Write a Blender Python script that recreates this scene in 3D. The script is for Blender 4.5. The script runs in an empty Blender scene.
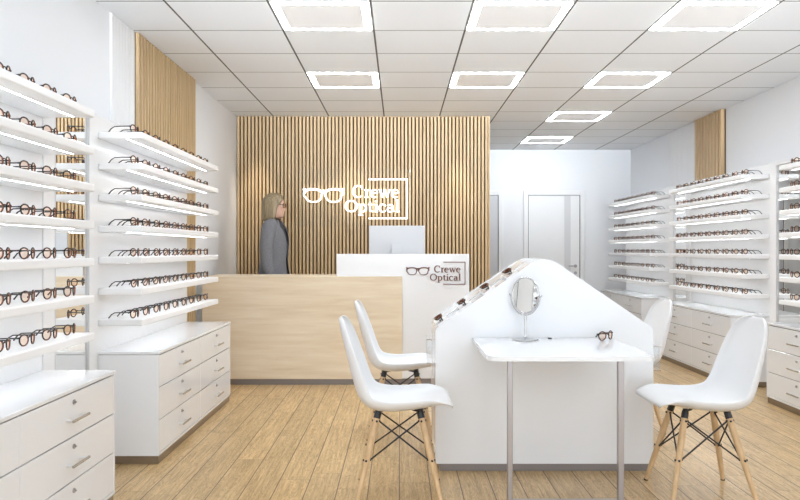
import bpy, bmesh, math, random
from mathutils import Vector, Matrix
random.seed(7)
PI = math.pi
SC = bpy.context.scene
COL = SC.collection

# ------------------------------------------------------------------ camera, world, light, exposure
CAM_H = 1.156
cd = bpy.data.cameras.new('camera'); cam = bpy.data.objects.new('camera', cd); COL.objects.link(cam)
cam.location = (0, 0, CAM_H); cam.rotation_euler = (PI / 2, 0, 0)
cd.sensor_width = 36; cd.sensor_fit = 'HORIZONTAL'; cd.lens = 774 / 800 * 36; cd.clip_start = .05
SC.camera = cam
SC.view_settings.view_transform = 'Standard'; SC.view_settings.look = 'None'
SC.view_settings.gamma = 1; SC.view_settings.use_curve_mapping = False
SC.view_settings.exposure = 1.3
world = bpy.data.worlds.new('daylight'); SC.world = world; world.use_nodes = True
bgn = world.node_tree.nodes['Background']
bgn.inputs['Color'].default_value = (.89, .945, 1, 1); bgn.inputs['Strength'].default_value = 1.12
PANEL_E = 15      # luminous ceiling frames
STRIP_E = 8      # led strips under the shelves
SIGN_E = .85
SPOT_W = 20
UP_W = 24

def spot(loc, w, size, blend, col=(1, .9, .75)):
    l = bpy.data.lights.new('wall_washer', 'SPOT'); l.energy = w; l.spot_size = size; l.spot_blend = blend
    l.color = col; l.shadow_soft_size = .03
    o = bpy.data.objects.new('wall_washer', l); COL.objects.link(o); o.location = loc
    return o
for x in (-1.54, -.52, .63):
    o = spot((x, 8.12, 2.56), SPOT_W, math.radians(46), .9); o.rotation_euler = (math.radians(7), 0, 0)

def area(loc, rx, sx, sy, w, spread, col=(1, 1, 1)):
    # unseen fill lamp added behind the viewer to brighten the ceiling
    l = bpy.data.lights.new('ceiling_fill', 'AREA'); l.shape = 'RECTANGLE'; l.size = sx; l.size_y = sy
    l.energy = w; l.spread = math.radians(spread); l.color = col
    o = bpy.data.objects.new('ceiling_fill', l); COL.objects.link(o); o.location = loc; o.rotation_euler = (math.radians(rx), 0, 0)
    return o
area((.8, -.38, 1.85), 90 + 10, 4.8, 0.9, UP_W, 30, (.84, .92, 1))

# ------------------------------------------------------------------ materials
def nodes(m):
    m.use_nodes = True
    return m.node_tree.nodes, m.node_tree.links
def mat(name, col, rough=.5, metal=0, spec=.5, emit=None, es=0, noise=0, nscale=8, coat=0):
    m = bpy.data.materials.new(name); N, L = nodes(m); p = N['Principled BSDF']
    p.inputs['Base Color'].default_value = (*col, 1); p.inputs['Roughness'].default_value = rough
    p.inputs['Metallic'].default_value = metal; p.inputs['Specular IOR Level'].default_value = spec
    p.inputs['Coat Weight'].default_value = coat; p.inputs['Coat Roughness'].default_value = .05
    if emit:
        p.inputs['Emission Color'].default_value = (*emit, 1); p.inputs['Emission Strength'].default_value = es
    if noise:
        tc = N.new('ShaderNodeTexCoord'); t = N.new('ShaderNodeTexNoise'); t.inputs['Scale'].default_value = nscale
        t.inputs['Detail'].default_value = 4
        L.new(tc.outputs['Object'], t.inputs['Vector'])
        r = N.new('ShaderNodeMapRange'); r.inputs['To Min'].default_value = 1 - noise; r.inputs['To Max'].default_value = 1 + noise
        L.new(t.outputs['Fac'], r.inputs['Value'])
        h = N.new('ShaderNodeHueSaturation'); h.inputs['Color'].default_value = (*col, 1)
        L.new(r.outputs['Result'], h.inputs['Value']); L.new(h.outputs['Color'], p.inputs['Base Color'])
    return m
def math_n(N, L, op, a, b=None):
    n = N.new('ShaderNodeMath'); n.operation = op
    for i, v in enumerate((a, b)):
        if v is None: continue
        if isinstance(v, (int, float)): n.inputs[i].default_value = v
        else: L.new(v, n.inputs[i])
    return n.outputs[0]
def wood(name, dark, light, axis='Z', rough=.5, scale=1.0, stretch=14, contrast=(.3, .72)):
    m = bpy.data.materials.new(name); N, L = nodes(m); p = N['Principled BSDF']; p.inputs['Roughness'].default_value = rough
    tc = N.new('ShaderNodeTexCoord'); mp = N.new('ShaderNodeMapping')
    s = [stretch * scale] * 3; s['XYZ'.index(axis)] = scale
    mp.inputs['Scale'].default_value = s; L.new(tc.outputs['Object'], mp.inputs['Vector'])
    t = N.new('ShaderNodeTexNoise'); t.inputs['Scale'].default_value = 2.2; t.inputs['Detail'].default_value = 7
    t.inputs['Roughness'].default_value = .6; t.inputs['Distortion'].default_value = .4
    L.new(mp.outputs['Vector'], t.inputs['Vector'])
    r = N.new('ShaderNodeValToRGB'); e = r.color_ramp.elements
    e[0].position = contrast[0]; e[0].color = (*dark, 1); e[1].position = contrast[1]; e[1].color = (*light, 1)
    L.new(t.outputs['Fac'], r.inputs['Fac']); L.new(r.outputs['Color'], p.inputs['Base Color'])
    return m

M = {}
M['paint'] = mat('wall_paint', (.835, .845, .865), .55)
M['rib'] = mat('ribbed_white', (.84, .84, .85), .5)
M['gloss'] = mat('white_lacquer', (.84, .85, .87), .14, coat=.3)
M['board'] = mat('white_board', (.90, .90, .905), .16)
M['shelf'] = mat('shelf_white', (.90, .90, .905), .3)
M['plastic'] = mat('chair_plastic', (.80, .805, .815), .32)
M['seam'] = mat('shadow_gap', (.2, .2, .21), .6)
M['plinth'] = mat('brushed_bronze', (.26, .20, .14), .35, .5, noise=.08, nscale=30)
M['plinthgrey'] = mat('grey_plinth', (.25, .22, .21), .4, .3)
M['chrome'] = mat('chrome', (.62, .62, .63), .12, 1)
M['satin'] = mat('satin_steel', (.42, .40, .41), .3, .9)
M['handle'] = mat('handle_metal', (.50, .46, .40), .25, .9)
M['post'] = mat('handle_post', (.66, .66, .66), .3, .4)
M['mirror'] = mat('mirror', (.93, .94, .94), .01, 1)
M['black'] = mat('black_metal', (.015, .015, .017), .35)
M['legwood'] = wood('leg_beech', (.56, .36, .18), (.74, .53, .31), 'Z', .5, 2, 10)
M['slat'] = wood('slat_oak', (.50, .34, .175), (.66, .475, .27), 'Z', .5, 1.3, 16)
M['slatback'] = mat('slat_backing', (.10, .055, .025), .8)
M['desk'] = wood('pale_oak_veneer', (.74, .60, .42), (.87, .76, .59), 'X', .45, .9, 12)
M['tray'] = mat('tray_white', (.86, .86, .87), .25)
M['door'] = mat('door_white', (.83, .83, .835), .4)
M['doorshade'] = mat('door_shaded', (.60, .60, .62), .45)  # door white greyed: shade on the recessed leaf put into the colour
M['doorband'] = mat('door_band', (.66, .66, .67), .3)
M['copper'] = mat('copper_letters', (.17, .075, .055), .35, .4)
M['signlight'] = mat('sign_glow', (1, 1, 1), .5, emit=(1, .95, .85), es=SIGN_E)
M['panellight'] = mat('panel_glow', (1, 1, 1), .5, emit=(.89, .945, 1), es=PANEL_E)
M['striplight'] = mat('strip_glow', (1, 1, 1), .5, emit=(.95, .98, 1), es=STRIP_E)
M['diffuser'] = mat('panel_centre', (.86, .86, .87), .5, emit=(1, 1, 1), es=.03)
M['monitor'] = mat('monitor_white', (.62, .63, .65), .6)
M['skin'] = mat('skin', (.62, .38, .28), .55)
M['lips'] = mat('lips', (.45, .05, .05), .4)
M['blazer'] = mat('grey_blazer', (.17, .17, .185), .85, noise=.35, nscale=90)
M['shirt'] = mat('dark_top', (.05, .05, .06), .8)
M['trousers'] = mat('dark_trousers', (.04, .04, .05), .8)
M['screen'] = mat('dark_screen', (.02, .02, .02), .1)
def hairm():
    m = wood('blonde_hair', (.14, .10, .05), (.38, .295, .18), 'Z', .5, 3, 14, (.35, .65)); return m
M['hair'] = hairm()

def frame_mat():
    m = bpy.data.materials.new('tortoiseshell'); N, L = nodes(m); p = N['Principled BSDF']; p.inputs['Roughness'].default_value = .25
    tc = N.new('ShaderNodeTexCoord'); t = N.new('ShaderNodeTexNoise'); t.inputs['Scale'].default_value = 75
    L.new(tc.outputs['Object'], t.inputs['Vector'])
    r = N.new('ShaderNodeValToRGB'); e = r.color_ramp.elements
    e[0].position = .54; e[0].color = (.014, .012, .011, 1); e[1].position = .70; e[1].color = (.30, .10, .03, 1)
    L.new(t.outputs['Fac'], r.inputs['Fac']); L.new(r.outputs['Color'], p.inputs['Base Color'])
    return m
M['tort'] = frame_mat()
M['temple'] = mat('temple_black', (.03, .03, .033), .35)
M['amber'] = mat('amber_rim', (.24, .07, .022), .3)
def glassm(name, tint, gl=.08, rough=.02):
    m = bpy.data.materials.new(name); N, L = nodes(m); N.remove(N['Principled BSDF'])
    tr = N.new('ShaderNodeBsdfTransparent'); tr.inputs['Color'].default_value = (*tint, 1)
    g = N.new('ShaderNodeBsdfGlossy'); g.inputs['Roughness'].default_value = rough
    mx = N.new('ShaderNodeMixShader'); mx.inputs['Fac'].default_value = gl
    L.new(tr.outputs[0], mx.inputs[1]); L.new(g.outputs[0], mx.inputs[2]); L.new(mx.outputs[0], N['Material Output'].inputs['Surface'])
    return m
M['lens'] = glassm('peach_lens', (1, .84, .72), .05)
M['darklens'] = glassm('brown_lens', (.20, .08, .04), .06)
M['acrylic'] = glassm('clear_acrylic', (.95, .955, .96), .10)
M['signpane'] = glassm('sign_acrylic', (.985, .985, .98), .008, .5)

def floor_mat():
    m = bpy.data.materials.new('oak_floor'); N, L = nodes(m); p = N['Principled BSDF']
    tc = N.new('ShaderNodeTexCoord'); sp = N.new('ShaderNodeSeparateXYZ'); L.new(tc.outputs['Object'], sp.inputs[0])
    W, LEN = .15, 1.25
    u = math_n(N, L, 'DIVIDE', math_n(N, L, 'ADD', sp.outputs[0], .903), W)
    row = math_n(N, L, 'FLOOR', u); fu = math_n(N, L, 'FRACT', u)
    wn = N.new('ShaderNodeTexWhiteNoise'); wn.noise_dimensions = '1D'; L.new(row, wn.inputs['W'])
    v = math_n(N, L, 'ADD', math_n(N, L, 'DIVIDE', sp.outputs[1], LEN), wn.outputs['Value'])
    cell = math_n(N, L, 'FLOOR', v); fv = math_n(N, L, 'FRACT', v)
    cv = N.new('ShaderNodeCombineXYZ'); L.new(row, cv.inputs[0]); L.new(cell, cv.inputs[1])
    wn2 = N.new('ShaderNodeTexWhiteNoise'); wn2.noise_dimensions = '3D'; L.new(cv.outputs[0], wn2.inputs['Vector'])
    # grain, shifted per plank
    off = N.new('ShaderNodeVectorMath'); off.operation = 'SCALE'; L.new(wn2.outputs['Color'], off.inputs[0]); off.inputs['Scale'].default_value = 13
    add = N.new('ShaderNodeVectorMath'); add.operation = 'ADD'; L.new(tc.outputs['Object'], add.inputs[0]); L.new(off.outputs[0], add.inputs[1])
    mp = N.new('ShaderNodeMapping'); mp.inputs['Scale'].default_value = (9, 1.1, 1); L.new(add.outputs[0], mp.inputs['Vector'])
    t = N.new('ShaderNodeTexNoise'); t.inputs['Scale'].default_value = 2.5; t.inputs['Detail'].default_value = 3; t.inputs['Distortion'].default_value = 1.0
    L.new(mp.outputs[0], t.inputs['Vector'])
    # cathedral figure: contour lines of the stretched noise
    fig = math_n(N, L, 'FRACT', math_n(N, L, 'MULTIPLY', t.outputs['Fac'], 11))
    fig = math_n(N, L, 'ABSOLUTE', math_n(N, L, 'SUBTRACT', fig, .5))
    mp2 = N.new('ShaderNodeMapping'); mp2.inputs['Scale'].default_value = (42, 1.7, 1); L.new(add.outputs[0], mp2.inputs['Vector'])
    t2 = N.new('ShaderNodeTexNoise'); t2.inputs['Scale'].default_value = 2; t2.inputs['Detail'].default_value = 6
    L.new(mp2.outputs[0], t2.inputs['Vector'])
    mp3 = N.new('ShaderNodeMapping'); mp3.inputs['Scale'].default_value = (7, 2.2, 1); L.new(add.outputs[0], mp3.inputs['Vector'])
    t3 = N.new('ShaderNodeTexNoise'); t3.inputs['Scale'].default_value = 1.3; t3.inputs['Detail'].default_value = 2; L.new(mp3.outputs[0], t3.inputs['Vector'])
    g = math_n(N, L, 'ADD', math_n(N, L, 'MULTIPLY', fig, .42), math_n(N, L, 'ADD', math_n(N, L, 'MULTIPLY', t2.outputs['Fac'], .62), math_n(N, L, 'MULTIPLY', t3.outputs['Fac'], .25)))
    r = N.new('ShaderNodeValToRGB'); e = r.color_ramp.elements
    e[0].position = .30; e[0].color = (.38, .235, .095, 1); e[1].position = .66; e[1].color = (.70, .50, .26, 1)
    L.new(math_n(N, L, 'SUBTRACT', g, .06), r.inputs['Fac'])
    hs = N.new('ShaderNodeHueSaturation'); L.new(r.outputs['Color'], hs.inputs['Color'])
    mr = N.new('ShaderNodeMapRange'); mr.inputs['To Min'].default_value = .92; mr.inputs['To Max'].default_value = 1.07
    L.new(wn2.outputs['Value'], mr.inputs['Value']); L.new(mr.outputs['Result'], hs.inputs['Value'])
    # seams
    du = math_n(N, L, 'MULTIPLY', math_n(N, L, 'MINIMUM', fu, math_n(N, L, 'SUBTRACT', 1, fu)), W)
    dv = math_n(N, L, 'MULTIPLY', math_n(N, L, 'MINIMUM', fv, math_n(N, L, 'SUBTRACT', 1, fv)), LEN)
    s1 = math_n(N, L, 'LESS_THAN', du, .0024); s2 = math_n(N, L, 'LESS_THAN', dv, .0016)
    seam = math_n(N, L, 'MAXIMUM', s1, math_n(N, L, 'MULTIPLY', s2, .6))
    mx = N.new('ShaderNodeMix'); mx.data_type = 'RGBA'; L.new(seam, mx.inputs['Factor'])
    L.new(hs.outputs['Color'], mx.inputs['A']); mx.inputs['B'].default_value = (.10, .055, .028, 1)
    L.new(mx.outputs['Result'], p.inputs['Base Color'])
    p.inputs['Roughness'].default_value = .32; p.inputs['Specular IOR Level'].default_value = .4
    return m
M['floor'] = floor_mat()
def ceil_mat():
    m = bpy.data.materials.new('ceiling_tiles'); N, L = nodes(m); p = N['Principled BSDF']; p.inputs['Roughness'].default_value = .7
    tc = N.new('ShaderNodeTexCoord'); sp = N.new('ShaderNodeSeparateXYZ'); L.new(tc.outputs['Object'], sp.inputs[0])
    def line(o, ph, w):
        f = math_n(N, L, 'FRACT', math_n(N, L, 'DIVIDE', math_n(N, L, 'ADD', o, ph), .6))
        d = math_n(N, L, 'MULTIPLY', math_n(N, L, 'MINIMUM', f, math_n(N, L, 'SUBTRACT', 1, f)), .6)
        return math_n(N, L, 'LESS_THAN', d, w)
    a = line(sp.outputs[0], 1.372 + 6, .0065); b = line(sp.outputs[1], -4.511 + 6, .0062)
    m1 = N.new('ShaderNodeMix'); m1.data_type = 'RGBA'; L.new(b, m1.inputs['Factor'])
    m1.inputs['A'].default_value = (.845, .865, .89, 1); m1.inputs['B'].default_value = (.22, .21, .20, 1)
    m2 = N.new('ShaderNodeMix'); m2.data_type = 'RGBA'; L.new(a, m2.inputs['Factor'])
    L.new(m1.outputs['Result'], m2.inputs['A']); m2.inputs['B'].default_value = (.09, .085, .075, 1)
    L.new(m2.outputs['Result'], p.inputs['Base Color'])
    return m
M['ceiling'] = ceil_mat()

# ------------------------------------------------------------------ mesh helpers
def link(o, parent=None):
    COL.objects.link(o)
    if parent: o.parent = parent
    return o
def obj(name, bm, m, parent=None, smooth=False, auto=False):
    me = bpy.data.meshes.new(name); bm.normal_update(); bm.to_mesh(me); bm.free()
    for x in (m if isinstance(m, (list, tuple)) else [m]): me.materials.append(x)
    if smooth:
        for p in me.polygons: p.use_smooth = True
        if auto: 
            try: me.set_sharp_from_angle(angle=math.radians(40))
            except Exception: pass
    return link(bpy.data.objects.new(name, me), parent)
def tag(o, label=None, cat=None, group=None, kind=None):
    if label: o['label'] = label
    if cat: o['category'] = cat
    if group: o['group'] = group
    if kind: o['kind'] = kind
    return o
def thing(name, label, cat, loc=(0, 0, 0), rz=0, group=None):
    o = bpy.data.objects.new(name, None); o.location = loc; o.rotation_euler = (0, 0, rz); COL.objects.link(o)
    o.empty_display_size = .05
    return tag(o, label, cat, group)
def box(bm, x0, x1, y0, y1, z0, z1, bev=0, seg=2, mi=0):
    v = [bm.verts.new((x, y, z)) for z in (z0, z1) for y in (y0, y1) for x in (x0, x1)]
    fs = [bm.faces.new([v[i] for i in q]) for q in ((0, 2, 3, 1), (4, 5, 7, 6), (0, 1, 5, 4), (2, 6, 7, 3), (0, 4, 6, 2), (1, 3, 7, 5))]
    for f in fs: f.material_index = mi
    if bev:
        es = list({e for f in fs for e in f.edges})
        r = bmesh.ops.bevel(bm, geom=es, offset=bev, segments=seg, profile=.5, affect='EDGES')
        for f in r['faces']: f.material_index = mi
    return bm
def B(*a, **k):
    return box(bmesh.new(), *a, **k)
def basis(d):
    d = Vector(d).normalized(); u = d.cross(Vector((0, 0, 1)))
    if u.length < 1e-4: u = Vector((1, 0, 0))
    u.normalize(); return u, d.cross(u).normalized()
def tube(bm, pts, r, n=8, cap=True, mi=0):
    pts = [Vector(p) for p in pts]; rings = []
    if isinstance(r, (int, float)): r = [r] * len(pts)
    pu = None
    for i, p in enumerate(pts):
        a = pts[max(i - 1, 0)]; b = pts[min(i + 1, len(pts) - 1)]; d = (b - a).normalized()
        if pu is None: u, w = basis(d)
        else:
            u = (pu - d * pu.dot(d)).normalized(); w = d.cross(u)
        pu = u
        rings.append([bm.verts.new(p + r[i] * (math.cos(t) * u + math.sin(t) * w)) for t in [2 * PI * k / n for k in range(n)]])
    for a, b in zip(rings, rings[1:]):
        for k in range(n):
            f = bm.faces.new((a[k], a[(k + 1) % n], b[(k + 1) % n], b[k])); f.material_index = mi
    if cap:
        bm.faces.new(rings[0][::-1]).material_index = mi; bm.faces.new(rings[-1]).material_index = mi
    return bm
def closed_tube(bm, pts, ra, rb, n=6, nrm=Vector((1, 0, 0)), mi=0):
    # ring swept round a closed flat loop; ra radial half-size, rb half-size along nrm
    pts = [Vector(p) for p in pts]; N_ = len(pts); rings = []
    for i, p in enumerate(pts):
        d = (pts[(i + 1) % N_] - pts[i - 1]).normalized(); u = d.cross(nrm).normalized()
        rings.append([bm.verts.new(p + ra * math.cos(t) * u + rb * math.sin(t) * nrm) for t in [2 * PI * k / n for k in range(n)]])
    for i in range(N_):
        a, b = rings[i], rings[(i + 1) % N_]
        for k in range(n):
            f = bm.faces.new((a[k], a[(k + 1) % n], b[(k + 1) % n], b[k])); f.material_index = mi
    return bm
def loft(bm, rings, cap=True, mi=0):
    R = [[bm.verts.new(p) for p in r] for r in rings]; n = len(R[0])
    for a, b in zip(R, R[1:]):
        for k in range(n):
            bm.faces.new((a[k], a[(k + 1) % n], b[(k + 1) % n], b[k])).material_index = mi
    if cap:
        bm.faces.new(R[0][::-1]).material_index = mi; bm.faces.new(R[-1]).material_index = mi
    return bm
def disc(bm, c, r, h, n=24, axis='Z', mi=0):
    c = Vector(c); d = {'X': Vector((1, 0, 0)), 'Y': Vector((0, 1, 0)), 'Z': Vector((0, 0, 1))}[axis]
    return tube(bm, [c, c + d * h], r, n, True, mi)
def prism(bm, poly, y0, y1, mi=0, axis='Y'):
    f = (lambda a, b, t: (a, t, b)) if axis == 'Y' else ((lambda a, b, t: (t, a, b)) if axis == 'X' else (lambda a, b, t: (a, b, t)))
    a = [bm.verts.new(f(p[0], p[1], y0)) for p in poly]; b = [bm.verts.new(f(p[0], p[1], y1)) for p in poly]
    bm.faces.new(a).material_index = mi; bm.faces.new(b[::-1]).material_index = mi
    for i in range(len(poly)):
        j = (i + 1) % len(poly)
        bm.faces.new((a[j], a[i], b[i], b[j])).material_index = mi
    bmesh.ops.recalc_face_normals(bm, faces=bm.faces[:])
    return bm
def copy_thing(root, loc, rz, label, group):
    r = root.copy(); COL.objects.link(r); r.location = loc; r.rotation_euler = (0, 0, rz); r['label'] = label; r['group'] = group
    for ch in root.children:
        c = ch.copy(); COL.objects.link(c); c.parent = r
        for g in ch.children:
            d = g.copy(); COL.objects.link(d); d.parent = c
    return r

# ------------------------------------------------------------------ the setting
XL, XR, YB, ZC, Y0 = -1.77, 3.34, 11.2, 2.606, -.4
def struct(name, bm, m, parent=None):
    o = obj(name, bm, m, parent); o['kind'] = 'structure'; return o
struct('floor', B(XL - .1, XR + .1, Y0, YB + .1, -.1, 0), M['floor'])
struct('ceiling', B(XL - .1, XR + .1, Y0, YB + .1, ZC, ZC + .1), M['ceiling'])
struct('bounce_ground', B(-9, 11, -9, Y0, -.12, -.02), mat('bounce_pale', (.7, .7, .7), .8))  # unseen ground outside, added to bounce light up to the ceiling
struct('wall_left', B(XL - .1, XL, Y0, YB, 0, ZC), M['paint'])
struct('wall_right', B(XR, XR + .1, Y0, YB, 0, ZC), M['paint'])
struct('wall_back', B(XL, XR, YB, YB + .1, 0, ZC), M['paint'])
struct('wall_reception', B(XL, .955, 8.44, 8.6, 0, ZC), M['paint'])

def slat_panel(name, label, cat, x0, x1, y0, y1, pitch, frac, along, m, mback, side=1, z0=0, z1=ZC):
    # along 'X': slats spread over X, facing -Y at y0; along 'Y': spread over Y, facing side
    root = thing(name, label, cat, ((x0 + x1) / 2, (y0 + y1) / 2, z0))
    cx, cy = (x0 + x1) / 2, (y0 + y1) / 2
    bk = bmesh.new(); sl = bmesh.new(); H = z1 - z0
    if along == 'X':
        box(bk, x0 - cx, x1 - cx, y1 - .012 - cy, y1 - cy, 0, H)
        n = round((x1 - x0) / pitch); p = (x1 - x0) / n
        for i in range(n):
            a = x0 + i * p + p * (1 - frac) / 2; box(sl, a - cx, a + p * frac - cx, y0 - cy, y1 - .012 - cy, 0, H)
    else:
        xb0, xb1 = (x0, x0 + .008) if side > 0 else (x1 - .008, x1)
        xs0, xs1 = (x0 + .008, x1) if side > 0 else (x0, x1 - .008)
        box(bk, xb0 - cx, xb1 - cx, y0 - cy, y1 - cy, 0, H)
        n = round((y1 - y0) / pitch); p = (y1 - y0) / n
        for i in range(n):
            a = y0 + i * p + p * (1 - frac) / 2; box(sl, xs0 - cx, xs1 - cx, a - cy, a + p * frac - cy, 0, H)
    obj('backing', bk, mback, root); obj('slats', sl, m, root)
    return root
ZP = ZC - .002
sp = slat_panel('slat_panel', 'wide oak slat wall panel behind the reception desk carrying the glowing sign', 'wall panel', XL + .002, .955, 8.372, 8.438, .0397, .6, 'X', M['slat'], M['slatback'], z1=ZP, z0=.002)
e = bmesh.new(); box(e, .955 - (XL + .957) / 2, .972 - (XL + .957) / 2, -.033, .185, 0, ZP - .002); obj('edge_trim', e, M['slat'], sp)
slat_panel('slat_panel', 'oak slat wall panel behind the left eyewear shelves', 'wall panel', XL + .001, XL + .030, 5.14, 6.60, .062, .60, 'Y', M['slat'], M['slatback'], 1, z0=.002, z1=ZP)
slat_panel('ribbed_panel', 'white ribbed wall panel left of the oak slats on the left wall', 'wall panel', XL + .001, XL + .013, 4.72, 5.13, .053, .86, 'Y', M['rib'], M['rib'], 1, z0=.002, z1=ZP)
slat_panel('slat_panel', 'narrow oak slat panel above the right eyewear shelves', 'wall panel', XR - .045, XR - .001, 7.93, 8.67, .078, .66, 'Y', M['slat'], M['slatback'], -1, z0=.002, z1=ZP)
slat_panel('ribbed_panel', 'white ribbed wall panel beside the oak slats on the right wall', 'wall panel', XR - .013, XR - .001, 8.68, 9.55, .053, .86, 'Y', M['rib'], M['rib'], -1, z0=.002, z1=ZP)

def door(name, x0, x1, leafmat, band, hz=.925):
    # outer casing x0..x1, top 2.01
    zt = 2.012; y = YB
    f = bmesh.new(); w = .062
    box(f, x0, x0 + w, y - .03, y - .001, 0.001, zt, .004, 1); box(f, x1 - w, x1, y - .03, y - .001, 0.001, zt, .004, 1)
    box(f, x0 + w, x1 - w, y - .03, y - .001, zt - w, zt, .004, 1)
    root = struct(name, f, M['door'])
    l = B(x0 + w + .002, x1 - w - .002, y - .012, y - .001, .004, zt - w - .002)
    g = bmesh.new()
    box(g, x0 + w, x0 + w + .011, y - .014, y - .0125, .004, zt - w - .002); box(g, x1 - w - .011, x1 - w, y - .014, y - .0125, .004, zt - w - .002)
    box(g, x0 + w, x1 - w, y - .014, y - .0125, zt - w - .008, zt - w - .002)
    leaf = obj('door_leaf', l, leafmat, root); obj('shadow_gap', g, M['seam'], root)
    if band:
        obj('glazing_strip', B(2.375, 2.465, y - .0145, y - .0122, .01, zt - w - .01), M['doorband'], leaf)
        h = bmesh.new(); hx = 2.535
        disc(h, (hx, y - .022, hz), .024, .010, 16, 'Y'); tube(h, [(hx, y - .02, hz), (hx, y - .06, hz), (hx - .02, y - .065, hz), (hx - .11, y - .065, hz)], .008, 8)
        obj('door_handle', h, M['satin'], leaf)
        k = bmesh.new(); disc(k, (hx, y - .022, hz - .10), .022, .010, 16, 'Y'); obj('lock', k, M['satin'], leaf)
    return root
door('door_1', .62, 1.487, M['doorshade'], False)
door('door_2', 1.786, 2.666, M['door'], True)

# ------------------------------------------------------------------ ceiling lights
def ceiling_light(x0, y0, label):
    r = thing('ceiling_light', label, 'ceiling light', (x0 + .3, y0 + .3, ZC), 0, 'square ceiling lights')
    b = bmesh.new(); o, w = .284, .042
    box(b, -o, o, -o, -o + w, -.004, -.0005); box(b, -o, o, o - w, o, -.004, -.0005)
    box(b, -o, -o + w, -o + w, o - w, -.004, -.0005); box(b, o - w, o, -o + w, o - w, -.004, -.0005)
    obj('glowing_frame', b, M['panellight'], r)
    obj('centre_panel', B(-o + w, o - w, -o + w, o - w, -.0042, -.0005), M['diffuser'], r)
COLN = {-.772: 'left', .428: 'middle', 1.628: 'right'}
for x in COLN:
    for y, d in ((4.511, 'front row'), (6.311, 'second row'), (8.111, 'third row'), (9.911, 'farthest row')):
        if y > 8 and x < 1: continue
        ceiling_light(x, y, 'square white ceiling light with glowing border, %s, %s column' % (d, COLN[x]))

# ------------------------------------------------------------------ wall display units, cabinets, mirrors
ZS = [1.794 - .1688 * i for i in range(7)]
XB, XF, XCF = {-1: -1.63, 1: 3.11}, {-1: -1.39, 1: 2.87}, {-1: -1.30, 1: 2.78}
ZT = 1.885
def bx(bm, s, a, b, *r, **k):
    return box(bm, min(a, b), max(a, b), *r, **k)
def display_unit(s, y0, label):
    y1 = y0 + 1.76; xw = XL if s < 0 else XR
    r = thing('display_unit', label, 'display shelf', (XB[s], (y0 + y1) / 2, 0), 0, 'wall display shelf units')
    off = Matrix.Translation((-XB[s], -(y0 + y1) / 2, 0))
    def add(n, bm, m, p=r, **k):
        bmesh.ops.transform(bm, matrix=off, verts=bm.verts[:]); return obj(n, bm, m, p, **k)
    add('backboard', bx(bmesh.new(), s, XB[s], xw - s * .05, y0 + .003, y1 - .003, .002, ZT, bev=.004), M['board'])
    for z in ZS:
        sh = add('shelf', bx(bmesh.new(), s, XB[s] - s * .0005, XF[s], y0 + .004, y1 - .004, z - .036, z, bev=.006), M['shelf'])
        xs = XF[s] + s * .085
        st = bx(bmesh.new(), s, xs, xs + s * .008, y0 + .03, y1 - .03, z - .0366, z - .0355)
        add('light_strip', st, M['striplight'], sh)
    return r
def cabinet(s, y0, label):
    y1 = y0 + 1.76; xf = XCF[s]; xb = XB[s] - s * .002
    r = thing('drawer_cabinet', label, 'cabinet', ((xf + xb) / 2, (y0 + y1) / 2, 0), 0, 'low white drawer cabinets')
    c = Vector(r.location)
    def add(n, bm, m, p=r, **k):
        bmesh.ops.translate(bm, verts=bm.verts[:], vec=-c); return obj(n, bm, m, p, **k)
    add('body', bx(bmesh.new(), s, xf + s * .02, xb, y0, y1, .046, .59), M['gloss'])
    fr = bmesh.new()   # thin outer edges round the drawer fronts
    bx(fr, s, xf, xf + s * .02, y0, y0 + .012, .046, .59); bx(fr, s, xf, xf + s * .02, y1 - .012, y1, .046, .59)
    bx(fr, s, xf, xf + s * .02, y0 + .012, y1 - .012, .046, .060)
    add('surround', fr, M['gloss'])
    add('top', bx(bmesh.new(), s, xf - s * .002, xb, y0 - .001, y1 + .001, .5925, .608, bev=.002), M['gloss'])
    add('plinth', bx(bmesh.new(), s, xf + s * .006, xb - s * 0, y0 + .006, y1 - .006, .001, .046), M['plinth'])
    add('shadow_gap', bx(bmesh.new(), s, xf + s * .012, xf + s * .02, y0 + .012, y1 - .012, .06, .592), M['seam'])
    ym = (y0 + y1) / 2
    for k in range(3):
        z0 = .062 + k * .1765; z1 = z0 + .1715
        for (a, b) in ((y0 + .0135, ym - .0015), (ym + .0015, y1 - .0135)):
            d = add('drawer', bx(bmesh.new(), s, xf + s * .001, xf + s * .018, a, b, z0, z1, bev=.0015, seg=1), M['gloss'])
            yc = (a + b) / 2; zc = (z0 + z1) / 2 - .012
            h = bmesh.new()
            for q in (-1, 1): tube(h, [(xf + s * .002, yc + q * .062, zc), (xf - s * .03, yc + q * .062, zc)], .0055, 8)
            tube(h, [(xf - s * .031, yc - .078, zc), (xf - s * .031, yc + .078, zc)], .0055, 8, True, 1)
            add('handle', h, [M['post'], M['handle']], d, smooth=True, auto=True)
            lk = bmesh.new(); tube(lk, [(xf + s * .001, yc, zc + .062), (xf - s * .005, yc, zc + .062)], .010, 12)
            tube(lk, [(xf - s * .005, yc, zc + .062), (xf - s * .012, yc, zc + .062)], .0035, 6)
            add('lock', lk, M['satin'], d, smooth=True, auto=True)
    return r
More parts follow.
